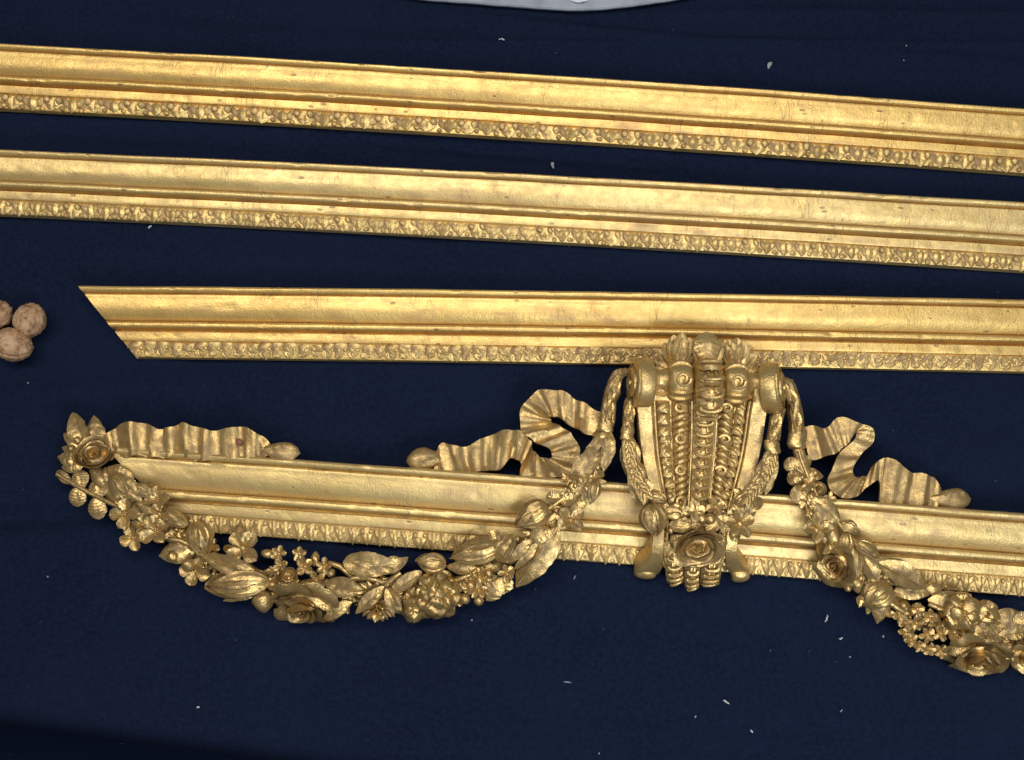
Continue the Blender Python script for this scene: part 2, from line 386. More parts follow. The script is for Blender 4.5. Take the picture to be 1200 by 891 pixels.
def leaf_tip_mesh(kind, pitch, ln, mat, seed):
    """one carved leaf of the sight-edge strip: runs down +X, face up"""
    random.seed(seed); parts = []
    if kind == 0:
        parts.append(xf(leaf(ln*1.0, pitch*.98, arch=.16, cup=-.22, vein=.12, side=.07, ns=3, a=.62, p=.55, thick=.3, nu=10, nv=9), T(0, 0, .0008)))
        for s in (-1, 1): parts.append(xf(ball(pitch*.19, 8, 6, (1, .9, .8)), T(ln*.20, s*pitch*.30, .0024)))
    elif kind == 1:
        parts.append(xf(leaf(ln*1.02, pitch*.52, arch=.18, cup=-.30, vein=-.12, a=.75, p=.6, thick=.4, nu=9, nv=7), T(0, 0, .0010)))
        for s in (-1, 1):
            parts.append(xf(leaf(ln*.78, pitch*.30, arch=.2, cup=-.3, vein=0, thick=.5, nu=8, nv=5), T(0, s*pitch*.42, .001) @ RZ(-s*.42)))
            parts.append(xf(ball(pitch*.13, 8, 6), T(ln*.80, s*pitch*.44, .0012)))
    else:
        for a, b, c, d in ((0, .1, -.9, .9), (.1, .25, .8, .8), (.35, -.2, -.35, .62), (.45, .3, .5, .5), (.0, -.45, .1, .6)):
            parts.append(xf(leaf(ln*d, pitch*.62, arch=.16, cup=-.25, vein=.12, side=.05, ns=3, thick=.4, nu=9, nv=7, bend=random.uniform(-.2, .2)), T(ln*a+random.uniform(-.05, .05)*ln, b*pitch, .0012) @ RZ(c+random.uniform(-.3, .3))))
        parts.append(xf(ball(pitch*.14, 8, 6), T(ln*.3, 0, .002))); parts.append(xf(ball(pitch*.10, 8, 6), T(ln*.75, pitch*.3, .001)))
    random.seed(seed+100)
    return mesh('leaf_tip', rough_up(merge(parts), .0010, 220), mat)

def moulding(name, label, TL, TR, BL, BR, x0, x1, bow, mat, tipmat, kinds, pitch_px, mitre=None, hs=1.0, parent=None, group=None, seed=1):
    ZO, ZS = 36*hs, 9*hs
    A, B = at(*TL, ZO), at(*TR, ZO); e = Vector((B.x-A.x, B.y-A.y, 0)).normalized(); n = Vector((e.y, -e.x, 0))   # n points to the sight edge
    wl = (at(*BL, ZS)-A).dot(n); wr = (at(*BR, ZS)-A).dot(n); L = (B-A).dot(e)
    Ab = Vector((A.x, A.y, 0)); ang = math.atan2(e.y, e.x)
    if parent is None:
        root = empty(name, Ab+e*(L*.5)+n*(wl*.5)); tag(root, label, 'frame rail', group)
    else: root = parent
    s0 = (at(x0, TL[1], ZO)-A).dot(e); s1 = (at(x1, TR[1], ZO)-A).dot(e)
    def width(s): return wl+(wr-wl)*s/L
    def cen(s, v):       # world point at run s and profile fraction v
        return Ab+e*s+n*(v*width(s)-bow*4*(s/L)*(1-s/L))
    sm = 0.0
    if mitre: sm = (at(*mitre, ZS)-A).dot(e)-s0
    ns = int((s1-s0)/.004); dents = [(random.uniform(s0, s1), random.choice((0.0, .04, .3, .56, .56, .72, 1.0)), random.uniform(.0022, .006), random.uniform(.0005, .0014)) for _ in range(60)]; np_ = len(PROFILE); V = []; sd = seed*13.7
    for i in range(ns+1):
        for v, z in PROFILE:
            st = s0+sm*v; s = st+(s1-st)*i/ns
            p = cen(s, v); zz = z*hs*.001
            if z > 1:
                q = Vector((s*9, v*3, sd)); zz += .0007*noise.noise(q)+.00025*noise.noise(q*5); p = p+n*(.0006*noise.noise(q+Vector((0, 0, 5)))+(.0010*noise.noise(Vector((s*60, v*9, sd))) if v in (0, 1) else 0))
            if z > 1:
                for ds, dv, dr, dp in dents:
                    if abs(s-ds) < 2*dr: zz -= dp*math.exp(-((s-ds)/dr)**2-((v-dv)/.035)**2)
            V.append((p.x, p.y, zz))
    Fc = grid_faces(ns+1, np_)
    Fc.append(tuple(range(np_))); Fc.append(tuple(ns*np_+j for j in range(np_-1, -1, -1)))
    rv = (np.array(V)-np.array(Ab)) @ np.array(Matrix.Rotation(-ang, 3, 'Z')).T      # own axes: X along the run
    me = mesh('rail', (rv, Fc), mat, angle=38); me.materials.append(tipmat); bed = [i for i, (v, z) in enumerate(PROFILE) if .786 <= v < .95]
    for i in range(ns):
        for j in bed: me.polygons[i*(np_-1)+j].material_index = 1
    body = link('rail', me, root); body.matrix_basis = T(*(Ab-root.location)) @ RZ(ang)
    # carved strip, leaf by leaf
    wm = (wl+wr)/2; ln = .222*wm; pitch = pitch_px*mpp(A)
    ms = [leaf_tip_mesh(kk, pitch, ln, tipmat, seed*10+i) for i, kk in enumerate(kinds)]
    s = s0+sm*.90+pitch*(.9 if mitre else .55); i = 0
    while s < s1-.003:
        p = cen(s, .795); o = link('leaf_tip', ms[i % len(ms)], root)
        o.matrix_basis = T(*(Vector((p.x, p.y, .0142*hs))-root.location)) @ RZ(ang-PI/2+random.uniform(-.07, .07)) @ RY(.30+random.uniform(-.05, .05)) @ S(random.uniform(.93, 1.07), random.uniform(.98, 1.2), random.uniform(.45, .85))
        s += pitch*random.uniform(.93, 1.07); i += 1
    return root

moulding('frame_rail', 'gilt frame moulding lying farthest up, below the pale slab, both ends cut by the photo', (0, 50), (1200, 126), (0, 127), (1200, 203), -45, 1250, .0045, M_RAIL, M_TIP, (0, 1, 0, 1), 24.5, seed=1, group='loose gilt mouldings')
moulding('frame_rail', 'dull gilt frame moulding with small dark dents, between the topmost and the mitred one', (0, 174), (1200, 236), (0, 251), (1200, 317.5), -45, 1250, .0035, M_RAIL2, M_TIP, (1, 1, 0, 1), 20, seed=2, group='loose gilt mouldings')
moulding('frame_rail', 'gilt frame moulding with a slanting mitred left end, right of the walnuts', (95, 333.5), (1200, 350), (159, 419), (1200, 436), 90, 1250, .0020, M_RAIL, M_TIP, (2, 2, 2, 2, 2), 15, mitre=(159, 419), seed=3, group='loose gilt mouldings')

# ------------------------------------------------------------------ the carved crest
crest = empty('frame_crest', at(820, 610, 0))
tag(crest, 'carved gilt frame crest with scroll console, flower garlands and fluttering ribbons', 'frame crest')
moulding('rail', '', (150, 524), (1196, 600), (260, 625), (1196, 698), 118, 1250, .0010, M_RAIL2, M_TIP, (1, 0, 1, 1), 15.5, mitre=(225, 622), hs=1.12, parent=crest, seed=4)

def zdir(p0, p1, roll=0.0):
    x = (p1-p0).normalized(); y = Vector((0, 0, 1)).cross(x).normalized(); z = x.cross(y)
    M = Matrix((x, y, z)).transposed().to_4x4(); M.translation = p0
    return M @ RX(roll)
def lf(par, b, t, wpx, name='leaf', mat=None, roll=0.0, **kw):
    """leaf from base (px, py, z mm) to tip"""
    p0, p1 = at(*b), at(*t); L = (p1-p0).length
    return put(name, rough_up(leaf(L, wpx*mpp(p0), **kw), .0009, 130), mat or M_CARVE, par, zdir(p0, p1, roll))
def bd(par, b, t, wpx, kind='bud', roll=0.0, **kw):
    p0, p1 = at(*b), at(*t); L = (p1-p0).length; W = wpx*mpp(p0)
    vf = petalbud(L, W, kw.get('n', 3)) if kind == 'petal' else bud(L, W, **kw)
    return put('bud', rough_up(vf, .0009, 130), M_CARVE, par, zdir(p0, p1, roll))
def facing(px, py, z, rot=0.0, tilt=0.0, to=-90.0):
    """a frame at the pixel facing up, tipped by tilt degrees towards image direction `to`"""
    a = math.radians(to)
    ax = Vector((-math.sin(a), math.cos(a), 0)); return T(*at(px, py, z)) @ Matrix.Rotation(math.radians(tilt), 4, ax) @ RZ(math.radians(rot))
def fl(par, px, py, z, r, n=4, rot=45, tilt=0, to=-90, name='flower', **kw):
    return put(name, rough_up(flower(r*mpp(at(px, py, z)), n, **kw), .0008, 150), M_CARVE, par, facing(px, py, z, rot, tilt, to))
def rs(par, px, py, z, r, tilt=0, to=-90, sq=1.0, rot=0, **kw):
    return put('rose', rough_up(xf(rose(r*mpp(at(px, py, z)), **kw), S(1, 1, 1)), .0011, 110), M_CARVE, par, facing(px, py, z, 0, tilt, to) @ S(1, sq, 1) @ RZ(math.radians(rot)))
def berry(par, px, py, z, r):
    return put('berry', rough_up(ball(r*mpp(at(px, py, z)), 12, 8), .0006, 200), M_CARVE, par, T(*at(px, py, z)))
def stem(par, pts, r, name='stem'):
    P = spline([tuple(at(*p)) for p in pts], 5); return putw(name, rough_up(tube(P, r*.001, 8), .0003, 200), M_CARVE, par)
def core(name, pts, r):
    """the carved mass a garland's flowers sit on"""
    P = spline([tuple(at(p[0], p[1], p[2]-4)) for p in pts], 8); n = len(P)
    rad = [r*.001*(.75+.5*noise.noise(Vector(p)*60)+.1*random.random())*(.45 if i in (0, n-1) else 1) for i, p in enumerate(P)]
    return putw(name, rough_up(tube(P, rad, 12, .8), .0016, 110), M_CARVE, crest)

def ribbon(pairs, nu, pleats, amp, name='ribbon', seed=0, th=4.0, nv=11):
    """fluttering band through pairs of edge points ((px, py), (px, py), z, z)"""
    a = spline([tuple(at(*p[0], p[2])) for p in pairs], nu); b = spline([tuple(at(*p[1], p[3])) for p in pairs], nu)
    n = len(a); top = np.zeros((n, nv, 3)); bot = np.zeros((n, nv, 3)); s = 0
    for i in range(n):
        m = (a[i]+b[i])/2
        if i: s += np.linalg.norm(m-pm)
        pm = m; env = min(1, i/5, (n-1-i)/5)
        for j in range(nv):
            t = j/(nv-1); p = a[i]*(1-t)+b[i]*t
            ph = s/pleats*2*PI+1.3*math.sin(s*55+seed)+.9*(t-.5)*math.sin(s*40+seed)
            n1 = noise.noise(Vector((s/pleats*1.05, .35*t, seed*9.1))); n2 = noise.noise(Vector((s/pleats*2.3, .8*t, seed*5.3+3)))
            h = amp*.001*env*((1-2.6*abs(n1))*.9+.7*n2+.95*math.sin(ph)+.35*math.sin(2.3*ph+seed)); h += .0014*noise.noise(Vector(p)*60)
            top[i, j] = p+np.array((0, 0, h)); bot[i, j] = top[i, j]-np.array((0, 0, th*.001))
            ac = (a[i]-b[i]); ac = ac/max(np.linalg.norm(ac), 1e-6)
            if j in (0, nv-1): top[i, j] += ac*(.0009*math.cos(ph*1.0))*(1 if j == 0 else -1); bot[i, j, :2] = top[i, j, :2]
    vf = solid(top, bot); v = vf[0]
    return putw(name, vf, M_RIB, crest, angle=60)
def cp(x, y, ox, oy, s): return (ox+x/s, oy+y/s)
# left of the console: loop and wave
c3 = lambda x, y: cp(x, y, 420, 440, 3.7125)
rib_l = ribbon([(c3(1060, 165), c3(1030, 270), 44, 40), (c3(960, 110), c3(950, 235), 42, 38), (c3(880, 68), c3(885, 190), 40, 38), (c3(795, 66), c3(848, 178), 38, 36),
  (c3(725, 115), c3(838, 184), 37, 34), (c3(702, 180), c3(836, 194), 36, 32), (c3(712, 245), c3(852, 208), 35, 31), (c3(770, 290), c3(905, 238), 33, 31), (c3(835, 325), c3(948, 285), 32, 31),
  (c3(843, 345), c3(962, 350), 31, 30), (c3(832, 360), c3(935, 425), 30, 29), (c3(795, 357), c3(830, 450), 30, 29), (c3(760, 325), c3(712, 448), 30, 29), (c3(748, 282), c3(706, 385), 31, 29),
  (c3(692, 238), c3(668, 360), 33, 30), (c3(605, 248), c3(605, 415), 33, 29), (c3(530, 282), c3(545, 412), 31, 28), (c3(445, 312), c3(480, 435), 31, 28), (c3(372, 294), c3(400, 430), 30, 28), (c3(332, 335), c3(330, 420), 28, 26)], 6, .0205, 2.4, seed=1)
rib_r_c = lambda x, y: cp(x, y, 930, 475, 5.4545)
c8 = rib_r_c
rib_r = ribbon([(c8(55, 150), c8(100, 350), 44, 42), (c8(135, 128), c8(180, 338), 43, 41), (c8(210, 150), c8(265, 305), 41, 40), (c8(275, 80), c8(325, 268), 43, 41), (c8(400, 104), c8(375, 205), 44, 42), (c8(490, 138), c8(412, 160), 43, 41),
  (c8(512, 190), c8(400, 180), 38, 35), (c8(500, 255), c8(372, 232), 34, 32), (c8(440, 305), c8(308, 296), 32, 31), (c8(396, 365), c8(250, 390), 31, 31), (c8(381, 440), c8(222, 490), 30, 32), (c8(396, 456), c8(250, 565), 29, 32),
  (c8(432, 458), c8(322, 592), 29, 31), (c8(472, 444), c8(415, 580), 29, 30), (c8(508, 385), c8(470, 520), 30, 29), (c8(560, 340), c8(545, 490), 34, 28), (c8(610, 337), c8(556, 635), 36, 27), (c8(690, 385), c8(640, 660), 34, 27),
  (c8(760, 432), c8(740, 665), 31, 27), (c8(840, 440), c8(820, 670), 33, 27), (c8(900, 465), c8(900, 670), 31, 27), (c8(945, 530), c8(930, 670), 28, 26)], 6, .0270, 1.9, seed=4)
c1 = lambda x, y: cp(x, y, 40, 460, 3.7125)
rib_e = ribbon([(c1(300, 190), c1(330, 290), 40, 36), (c1(360, 148), c1(390, 285), 41, 38), (c1(450, 128), c1(450, 275), 43, 39), (c1(560, 160), c1(550, 285), 41, 39), (c1(650, 134), c1(640, 280), 44, 39), (c1(740, 160), c1(730, 300), 42, 39),
  (c1(820, 163), c1(830, 292), 42, 39), (c1(895, 148), c1(920, 300), 43, 39), (c1(980, 182), c1(980, 292), 41, 39), (c1(1030, 225), c1(1022, 268), 38, 38)], 7, .0225, 2.5, seed=2)
# ribbon ends: small tassel buds
for par, b, t, wpx in ((rib_l, (524, 537, 27), (476, 541, 26), 27), (rib_r, (1088, 584, 27), (1138, 585, 25), 26), (rib_e, (304, 526, 39), (352, 531, 38), 23)):
    o = bd(par, b, t, wpx, n=3, twist=.5, depth=.22, tip=1.35, flat=.55); o.name = 'tassel_bud'; o.data.materials[0] = M_RIB
# nail head in the end ribbon
put('nail_head', ball(.004, 10, 6, (1, 1, .5)), plain('rust', (.25, .10, .06)), rib_e, T(*at(280, 518, 44.5)))

# ------------------------------------------------------------------ console
def strip(st, sect, k=6, base=None):
    """band through stations (px centre, py, z mm, half width px) with cross-section [(u, h mm)]"""
    P = spline([tuple(s) for s in st], k); n = len(P); m = len(sect); V = []
    for i, (x, y, z, hw) in enumerate(P):
        y0 = P[max(i-1, 0)]; y1 = P[min(i+1, n-1)]
        q0, q1 = at(y0[0], y0[1], y0[2]), at(y1[0], y1[1], y1[2]); d = (q1-q0).normalized(); nor = Vector((1, 0, 0)).cross(d)
        if nor.z < 0 and i < 2: nor = -nor
        if i: nor = nor if nor.dot(pn) > 0 else -nor
        pn = nor
        for u, h in sect:
            hh = h(i/(n-1), u) if callable(h) else h
            p = at(x+u*hw, y, z)+nor*(hh*.001); V.append(tuple(p))
    Fc = grid_faces(n, m); Fc += [tuple((i+1)*m+0 if q == 1 else i*m+0 if q == 0 else i*m+m-1 if q == 3 else (i+1)*m+m-1 for q in (0, 3, 2, 1)) for i in range(n-1)]
    Fc.append(tuple(range(m))); Fc.append(tuple((n-1)*m+j for j in range(m-1, -1, -1)))
    return np.array(V), Fc
ZC = [(456, 84), (470, 78), (488, 70), (510, 62), (540, 57), (570, 56), (600, 57), (625, 55), (642, 50), (654, 42), (664, 31), (671, 19), (674, 8)]   # side curve of the console
def zc(y):
    return float(np.interp(y, [a for a, b in ZC], [b for a, b in ZC]))
def xl(y, a, b): return a+(b-a)*(y-470)/(650-470)
def edge_x(y, ys, xs): return float(np.interp(y, ys, xs))
YS = [460, 482, 528, 556, 580, 605, 640, 654, 664, 671, 676]
LO, LI = [745, 747, 751, 757, 764, 767, 764, 761, 753, 745, 742], [763, 764, 767, 771, 776, 780, 778, 778, 777, 774, 770]
RO, RI = [902, 899, 892, 885, 878, 871, 864, 866, 871, 876, 878], [884, 880, 874, 867, 861, 855, 850, 850, 851, 854, 857]
# body between the straps
body_st = [((edge_x(y, YS, LI)+edge_x(y, YS, RI))/2, y, z-10, (edge_x(y, YS, RI)-edge_x(y, YS, LI))/2+1) for y, z in ZC[:-3]]
console = putw('console', rough_up(strip(body_st, [(-1, -12), (-1, 0), (-.8, .6), (-.5, .9), (0, 1.0), (.5, .9), (.8, .6), (1, 0), (1, -12)], 5), .0007, 140), M_CONS, crest)
def strap(xo, xi):
    st = [((edge_x(y, YS, xo)+edge_x(y, YS, xi))/2, y, z+2.5, abs(edge_x(y, YS, xo)-edge_x(y, YS, xi))/2) for y, z in ZC]
    return strip(st, [(-1, -22), (-1, -1.2), (-.9, 0), (-.3, .3), (.3, .3), (.9, 0), (1, -1.2), (1, -22)], 6)
for xo, xi in ((LO, LI), (RI, RO)):
    putw('strap', rough_up(strap(xo, xi), .0004, 120), M_CONS, console)
for xi, s in ((LI, 1), (RI, -1)):      # thin bead beside each strap
    P = spline([tuple(at(edge_x(y, YS, xi)+s*3.2, y, z-1.0)) for y, z in ZC[1:-3]], 6)
    putw('edge_bead', tube(P, .0017, 8), M_CONS, console)
# outer volutes: rolled strap ends with an eye
def volute(px, py, z, hw, R, side, turn):
    p = at(px, py, z); m = mpp(p); h = hw*m; B = T(*p) @ RY(-side*math.radians(turn))
    prof = [(-h, R*.55), (-h, R*.90), (-h*.92, R*.97), (-h*.7, R), (0, R*1.01), (h*.7, R), (h*.92, R*.97), (h, R*.90), (h, R*.55)]
    v = put('volute', rough_up(lathe_x(prof, 44), .0005, 120), M_CONS, console, B)
    pr = [(-h*.1, R*.60), (h*.35, R*.58), (h*.50, R*.50), (h*.52, R*.34), (h*.34, R*.30), (h*.34, R*.16), (h*.62, R*.14), (h*.66, .0006)]
    vf = lathe_x(pr, 26); vf = (vf[0]*np.array((side, 1, 1)), vf[1] if side > 0 else [q[::-1] for q in vf[1]])
    put('volute_eye', vf, M_CONS, v, B @ T(side*h, 0, 0))
    sp = [(side*h, R*(.92-.26*t/22)*math.cos(t*.45+1.2), R*(.92-.26*t/22)*math.sin(t*.45+1.2)) for t in range(23)]
    put('scroll_edge', tube(sp, .0019, 6), M_CONS, v, B)
    return v
volute(752, 449, 74, 10, .0280, -1, 10)
volute(904, 455, 74, 10, .0280, 1, 22)
# three rolls between them
def roll(px, py, z, hw, R):
    p = at(px, py, z); h = hw*mpp(p)
    prof = [(h*math.sin(t)*1.0, R*(.45+.55*math.cos(t)**.55)) for t in np.linspace(-1.45, 1.45, 13)]
    return put('roll', rough_up(lathe_x(prof, 32), .0009, 110), M_CONS, console, T(*p)), p, R, h
def on_roll(p, R, x, ang, lift=0.0):
    """point on a roll: ang from straight up, positive towards the south"""
    return Vector((p.x+x, p.y-(R+lift)*math.sin(ang), p.z+(R+lift)*math.cos(ang)))
for px, py, s in ((796, 447, 1), (861, 450, -1)):
    r_, p, R, h = roll(px, py, 74, 14.5, .0235)
    for a in (-.80, .75, 1.15):      # ribs round the roll
        arc = [on_roll(p, R*(1-.28*abs(t)**2.2), h*t, a+.10*t*t, .0004) for t in np.linspace(-.9, .9, 9)]
        putw('rib', tube(arc, [.0012, .0020, .0026, .003, .003, .003, .0026, .0020, .0012], 7), M_CONS, r_)
    cur = [on_roll(p, R, s*.001+(.0085-.0058*t/16)*math.cos(t*.50), .12+(.0085-.0058*t/16)*math.sin(t*.50)/R, .0014) for t in range(17)]
    putw('curl', tube(cur, [.0020]*16+[.0032], 7), M_CONS, r_)
r_, p, R, h = roll(828, 450, 76, 16, .0285)
def coin(Wm, Lm):      # overlapping carved scale with two slits
    pr = [xf(leaf(Lm, Wm, arch=.16, cup=-.22, vein=0, a=.55, p=.42, thick=.22, nu=11, nv=11), T(0, 0, 0))]
    arc = [(Lm*(.70+.22*math.cos(t)), Wm*.36*math.sin(t), Lm*.17*math.cos(t*.6)+.0008) for t in np.linspace(-1.7, 1.7, 11)]
    pr.append(tube(arc, .0019, 6))
    for y in (-.12, .12): pr.append(tube([(Lm*.30, Wm*y, Lm*.16+.0010), (Lm*.62, Wm*y, Lm*.19+.0010)], .0011, 6))
    return merge(pr)
for a in (-.75, -.25, .25, .70, 1.10):
    q = on_roll(p, R, 0, a, .0012); M = T(*q) @ RX(-0.0) @ Matrix.Rotation(a, 4, 'X')
    put('scale', rough_up(coin(.031, .0175), .0004, 180), M_CONS, r_, M @ RZ(-PI/2) @ RY(-.34))
# centre spine of overlapping scales
CX = lambda y: edge_x(y, [460, 520, 580, 620, 690], [826, 824.5, 820, 817, 812])
CW = lambda y: edge_x(y, [460, 520, 580, 620, 690], [13, 12, 10.5, 9.5, 8])
sp_st = [(CX(y), y, z+1.5, CW(y)) for y, z in ZC[:-3]]
spine = putw('spine', rough_up(strip(sp_st, [(-1, -10), (-1, 0), (-.7, 1.8), (-.3, 2.6), (.3, 2.6), (.7, 1.8), (1, 0), (1, -10)], 5), .0004, 140), M_CONS, console)
yy = 472.0
while yy < 592:
    q0, q1 = at(CX(yy), yy, zc(yy)+3.6), at(CX(yy+13), yy+13, zc(yy+13)+4.4)
    put('scale', rough_up(coin(CW(yy)*2.05*mpp(q0), (q1-q0).length*1.2), .0004, 200), M_CONS, console, zdir(q0, q1) @ RY(-.20))
    yy += 12.6
for s in (-1, 1):      # fine lines beside the spine
    P = spline([tuple(at(CX(y)+s*(CW(y)+2.0), y, z+.5)) for y, z in ZC[1:-4]], 6)
    putw('spine_bead', tube(P, .0010, 6), M_CONS, console)
# carved columns either side: ribs, curls and leaf edge
def col_x(y, s, f):    # f 0 at the spine, 1 at the strap bead
    a = CX(y)+s*(CW(y)+4); b = (edge_x(y, YS, LI)+5) if s < 0 else (edge_x(y, YS, RI)-5)
    return a+(b-a)*f
for s in (-1, 1):
    for f0, f1, hh in ((.03, .55, 5.0), (.60, 1.0, 3.5)):      # swelling columns with grooves between
        st = [((col_x(y, s, f0)+col_x(y, s, f1))/2, y, z-8.5, abs(col_x(y, s, f1)-col_x(y, s, f0))/2) for y, z in ZC[1:-4]]
        putw('column', rough_up(strip(st, [(-1, -5)]+[(u, hh*math.sqrt(max(0, 1-u*u))) for u in (-1, -.9, -.7, -.4, 0, .4, .7, .9, 1)]+[(1, -5)], 6), .0006, 160), M_CONS, console)
    yy = 476.0; i = 0
    while yy < 604:
        if i % 4 == 0:
            c = at(col_x(yy+3, s, .28), yy+3, zc(yy+3)-2.2); m = mpp(c)
            cur = [c+Vector((-s*m*(7.5-5.2*t/15)*math.cos(t*.52+.4), m*(6.0-4.2*t/15)*math.sin(t*.52+.4), .0014)) for t in range(16)]
            putw('curl', tube(cur, [.0016]+[.0024]*14+[.0034], 7), M_CONS, console); yy += 12
        else:
            arc = [at(col_x(yy, s, f), yy+6.5*(f/.5)**2-2+random.uniform(-.5, .5), zc(yy)-6.8+4.6*math.sin(PI*min(1, f/.55))**.6) for f in np.linspace(.0, .52, 9)]
            putw('rib', tube(arc, [.0012, .0023, .0030, .0034, .0036, .0034, .0029, .0022, .0011], 8), M_CONS, console); yy += 8.2
        i += 1
    for yb in np.arange(478, 598, 12.5):
        lf(console, (col_x(yb, s, .58), yb-3, zc(yb)-3.5), (col_x(yb+6, s, .98), yb+random.uniform(2, 8), zc(yb)-2.2), 12.5+random.uniform(-1, 2), name='relief_leaf', mat=M_CONS, arch=.26, cup=-.15, vein=.10, thick=.4)
# lower end: three ridged tongues and the scrolled feet
def ridged(n, amp):
    return lambda t, u: amp*(abs(math.sin(PI*n*t))**.7)*(1-.5*u*u)+(1-u*u)*1.6
for st, hw in (([(789, 634, 50), (789, 646, 49), (790, 660, 44), (791, 671, 36), (792, 679, 26), (793, 683, 14)], 11), ([(813, 640, 53), (812, 652, 51), (811.5, 666, 46), (811, 678, 37), (811, 686, 26), (811, 689, 14)], 8.6), ([(836, 636, 50), (835, 648, 49), (834, 662, 44), (833, 673, 36), (832, 681, 26), (831, 685, 14)], 12)):
    sec = [(-1, -14), (-1, -1.0), (-.97, .4), (-.6, 1.5), (0, 2.0), (.6, 1.5), (.97, .4), (1, -1.0), (1, -14)]
    tg = putw('tongue', rough_up(strip([(x, y, z, hw) for x, y, z in st], sec, 8), .0006, 150), M_CONS, console)
    P = spline(st, 10); i = 8
    while i < len(P)-9:      # overlapping scales running down the tongue
        q0, q1 = at(P[i][0], P[i][1], P[i][2]+2.0), at(P[i+9][0], P[i+9][1], P[i+9][2]+3.2)
        put('scale', rough_up(coin(hw*1.9*mpp(q0), (q1-q0).length*1.2), .0005, 180), M_CONS, tg, zdir(q0, q1)); i += 7
putw('tongue_bed', rough_up(strip([(812, 636, 44, 38), (812, 652, 42, 37), (812, 664, 36, 34), (811, 674, 27, 27), (811, 680, 16, 22)], [(-1, -8), (-1, 0), (-.5, .6), (0, .8), (.5, .6), (1, 0), (1, -8)], 6), .0008, 130), M_CONS, console)
for s, x, w_ in ((-1, 781, 6), (1, 847, 6)):
    for j, y in enumerate((632, 642, 652, 661)):
        berry(console, x+s*0.5, y, zc(y)-4, 4.2)
def foot(px, py, z, hw, R, s):
    p = at(px, py, z); h = hw*mpp(p)
    prof = [(h*math.sin(t), R*(.25+.75*math.cos(t)**.6)) for t in np.linspace(-1.5, 1.5, 13)]
    f_ = put('foot', rough_up(lathe_x(prof, 28), .0005, 140), M_CONS, console, T(*p) @ RZ(s*.10))
foot(756, 668, 13, 13, .010, -1); foot(867, 672, 13, 11, .010, 1)
# acanthus crown behind the rolls
def fan(x, y, z, tips):
    for (tx, ty, wpx) in tips:
        lf(console, (x, y, z), (tx, ty, z+random.uniform(-4, 4)), wpx, name='acanthus_leaf', mat=M_CONS, arch=.05, cup=.16, vein=.14, thick=.22, a=1.25, p=.6, droop=-.10)
fan(792, 436, 66, ((772, 412, 17), (780, 401, 19), (789, 394, 20), (799, 391, 19), (808, 397, 17), (813, 406, 14)))
fan(863, 440, 66, ((846, 404, 14), (853, 399, 17), (863, 397, 20), (872, 401, 19), (880, 406, 17), (886, 416, 15)))
lf(console, (828, 434, 70), (828, 389, 74), 31, name='acanthus_leaf', mat=M_CONS, arch=.16, cup=-.12, vein=.03, a=1.6, p=.5, thick=.2)
for b_, t_, wp in (((820, 430, 68), (813, 396, 70), 13), ((836, 430, 68), (847, 396, 70), 13), ((784, 446, 72), (761, 431, 74), 14), ((782, 452, 72), (764, 446, 74), 13), ((786, 458, 74), (766, 462, 72), 13), ((784, 440, 72), (768, 424, 70), 13), ((872, 446, 72), (896, 433, 74), 14), ((874, 454, 72), (894, 450, 74), 13), ((872, 460, 74), (892, 466, 72), 13), ((874, 444, 72), (888, 426, 70), 13)):
    lf(console, b_, t_, wp, name='acanthus_leaf', mat=M_CONS, arch=.12, cup=.14, vein=.10, thick=.25)
for px, py, hw in ((774, 446, 9), (883, 450, 9), (812, 446, 5), (844, 448, 5)):    # collars between the rolls
    p = at(px, py, 72); h = hw*mpp(p)
    put('collar', rough_up(lathe_x([(-h*1.3, .017), (-h*.8, .014), (0, .0115), (h*.8, .014), (h*1.3, .017)], 24), .0016, 120), M_CONS, console, T(*p))

# ------------------------------------------------------------------ garlands
def strand(par, pts, r, n=5):
    """bundle of stalks hanging from a volute"""
    P = [at(*p) for p in pts]
    for j in range(n):
        a = 2*PI*j/n; off = Vector((math.cos(a)*r*.001*.55, 0, math.sin(a)*r*.001*.5))
        putw('stalk', rough_up(tube(spline([tuple(p+off*(1-.25*math.sin(i))) for i, p in enumerate(P)], 6), r*.001*.48, 7), .0004, 120), M_CARVE, par)
def sheath(par, pts, n, wpx, seed=0):
    """narrow leaves lying along a strand"""
    P = spline(pts, 10)
    for i in range(n):
        a = P[int(i/n*(len(P)-8))]; b = P[min(int(i/n*(len(P)-8))+12, len(P)-1)]; o = (-1, 1, 0)[i % 3]*4.0
        lf(par, (a[0]+o*.4, a[1], a[2]+6), (b[0]+o, b[1]+1, b[2]+7), wpx, cup=.14, vein=.10, arch=.10)
def knot(par, px, py, z, w_, h_, rot=0):
    vf = lathe_x([(-h_*.5, w_*.40), (-h_*.38, w_*.5), (-h_*.15, w_*.46), (h_*.1, w_*.5), (h_*.3, w_*.47), (h_*.5, w_*.40)], 20, .75); vf = (vf[0]*mpp(at(px, py, z)), vf[1])
    o = put('knot', rough_up(vf, .0012, 120), M_CARVE, par, T(*at(px, py, z)) @ RZ(math.radians(rot)))
    return o

# --- left garland
GL = core('garland', [(723, 442, 66), (715, 470, 58), (711, 495, 50), (700, 530, 46), (686, 560, 48), (664, 590, 48), (636, 618, 44), (604, 648, 34), (560, 676, 26), (510, 690, 22), (450, 690, 20), (400, 686, 20), (345, 688, 20), (290, 672, 20), (240, 652, 22), (200, 625, 26), (165, 602, 30), (130, 575, 34), (108, 545, 38)], 10.5)
g = GL
strand(g, [(733, 436, 70), (724, 440, 68), (716, 458, 60), (713, 478, 54), (711, 496, 50)], 8.5, 5)
knot(g, 710, 498, 50, 19, 18, 80); sheath(g, [(728, 438, 68), (717, 458, 60), (713, 478, 54), (711, 496, 50)], 6, 8)
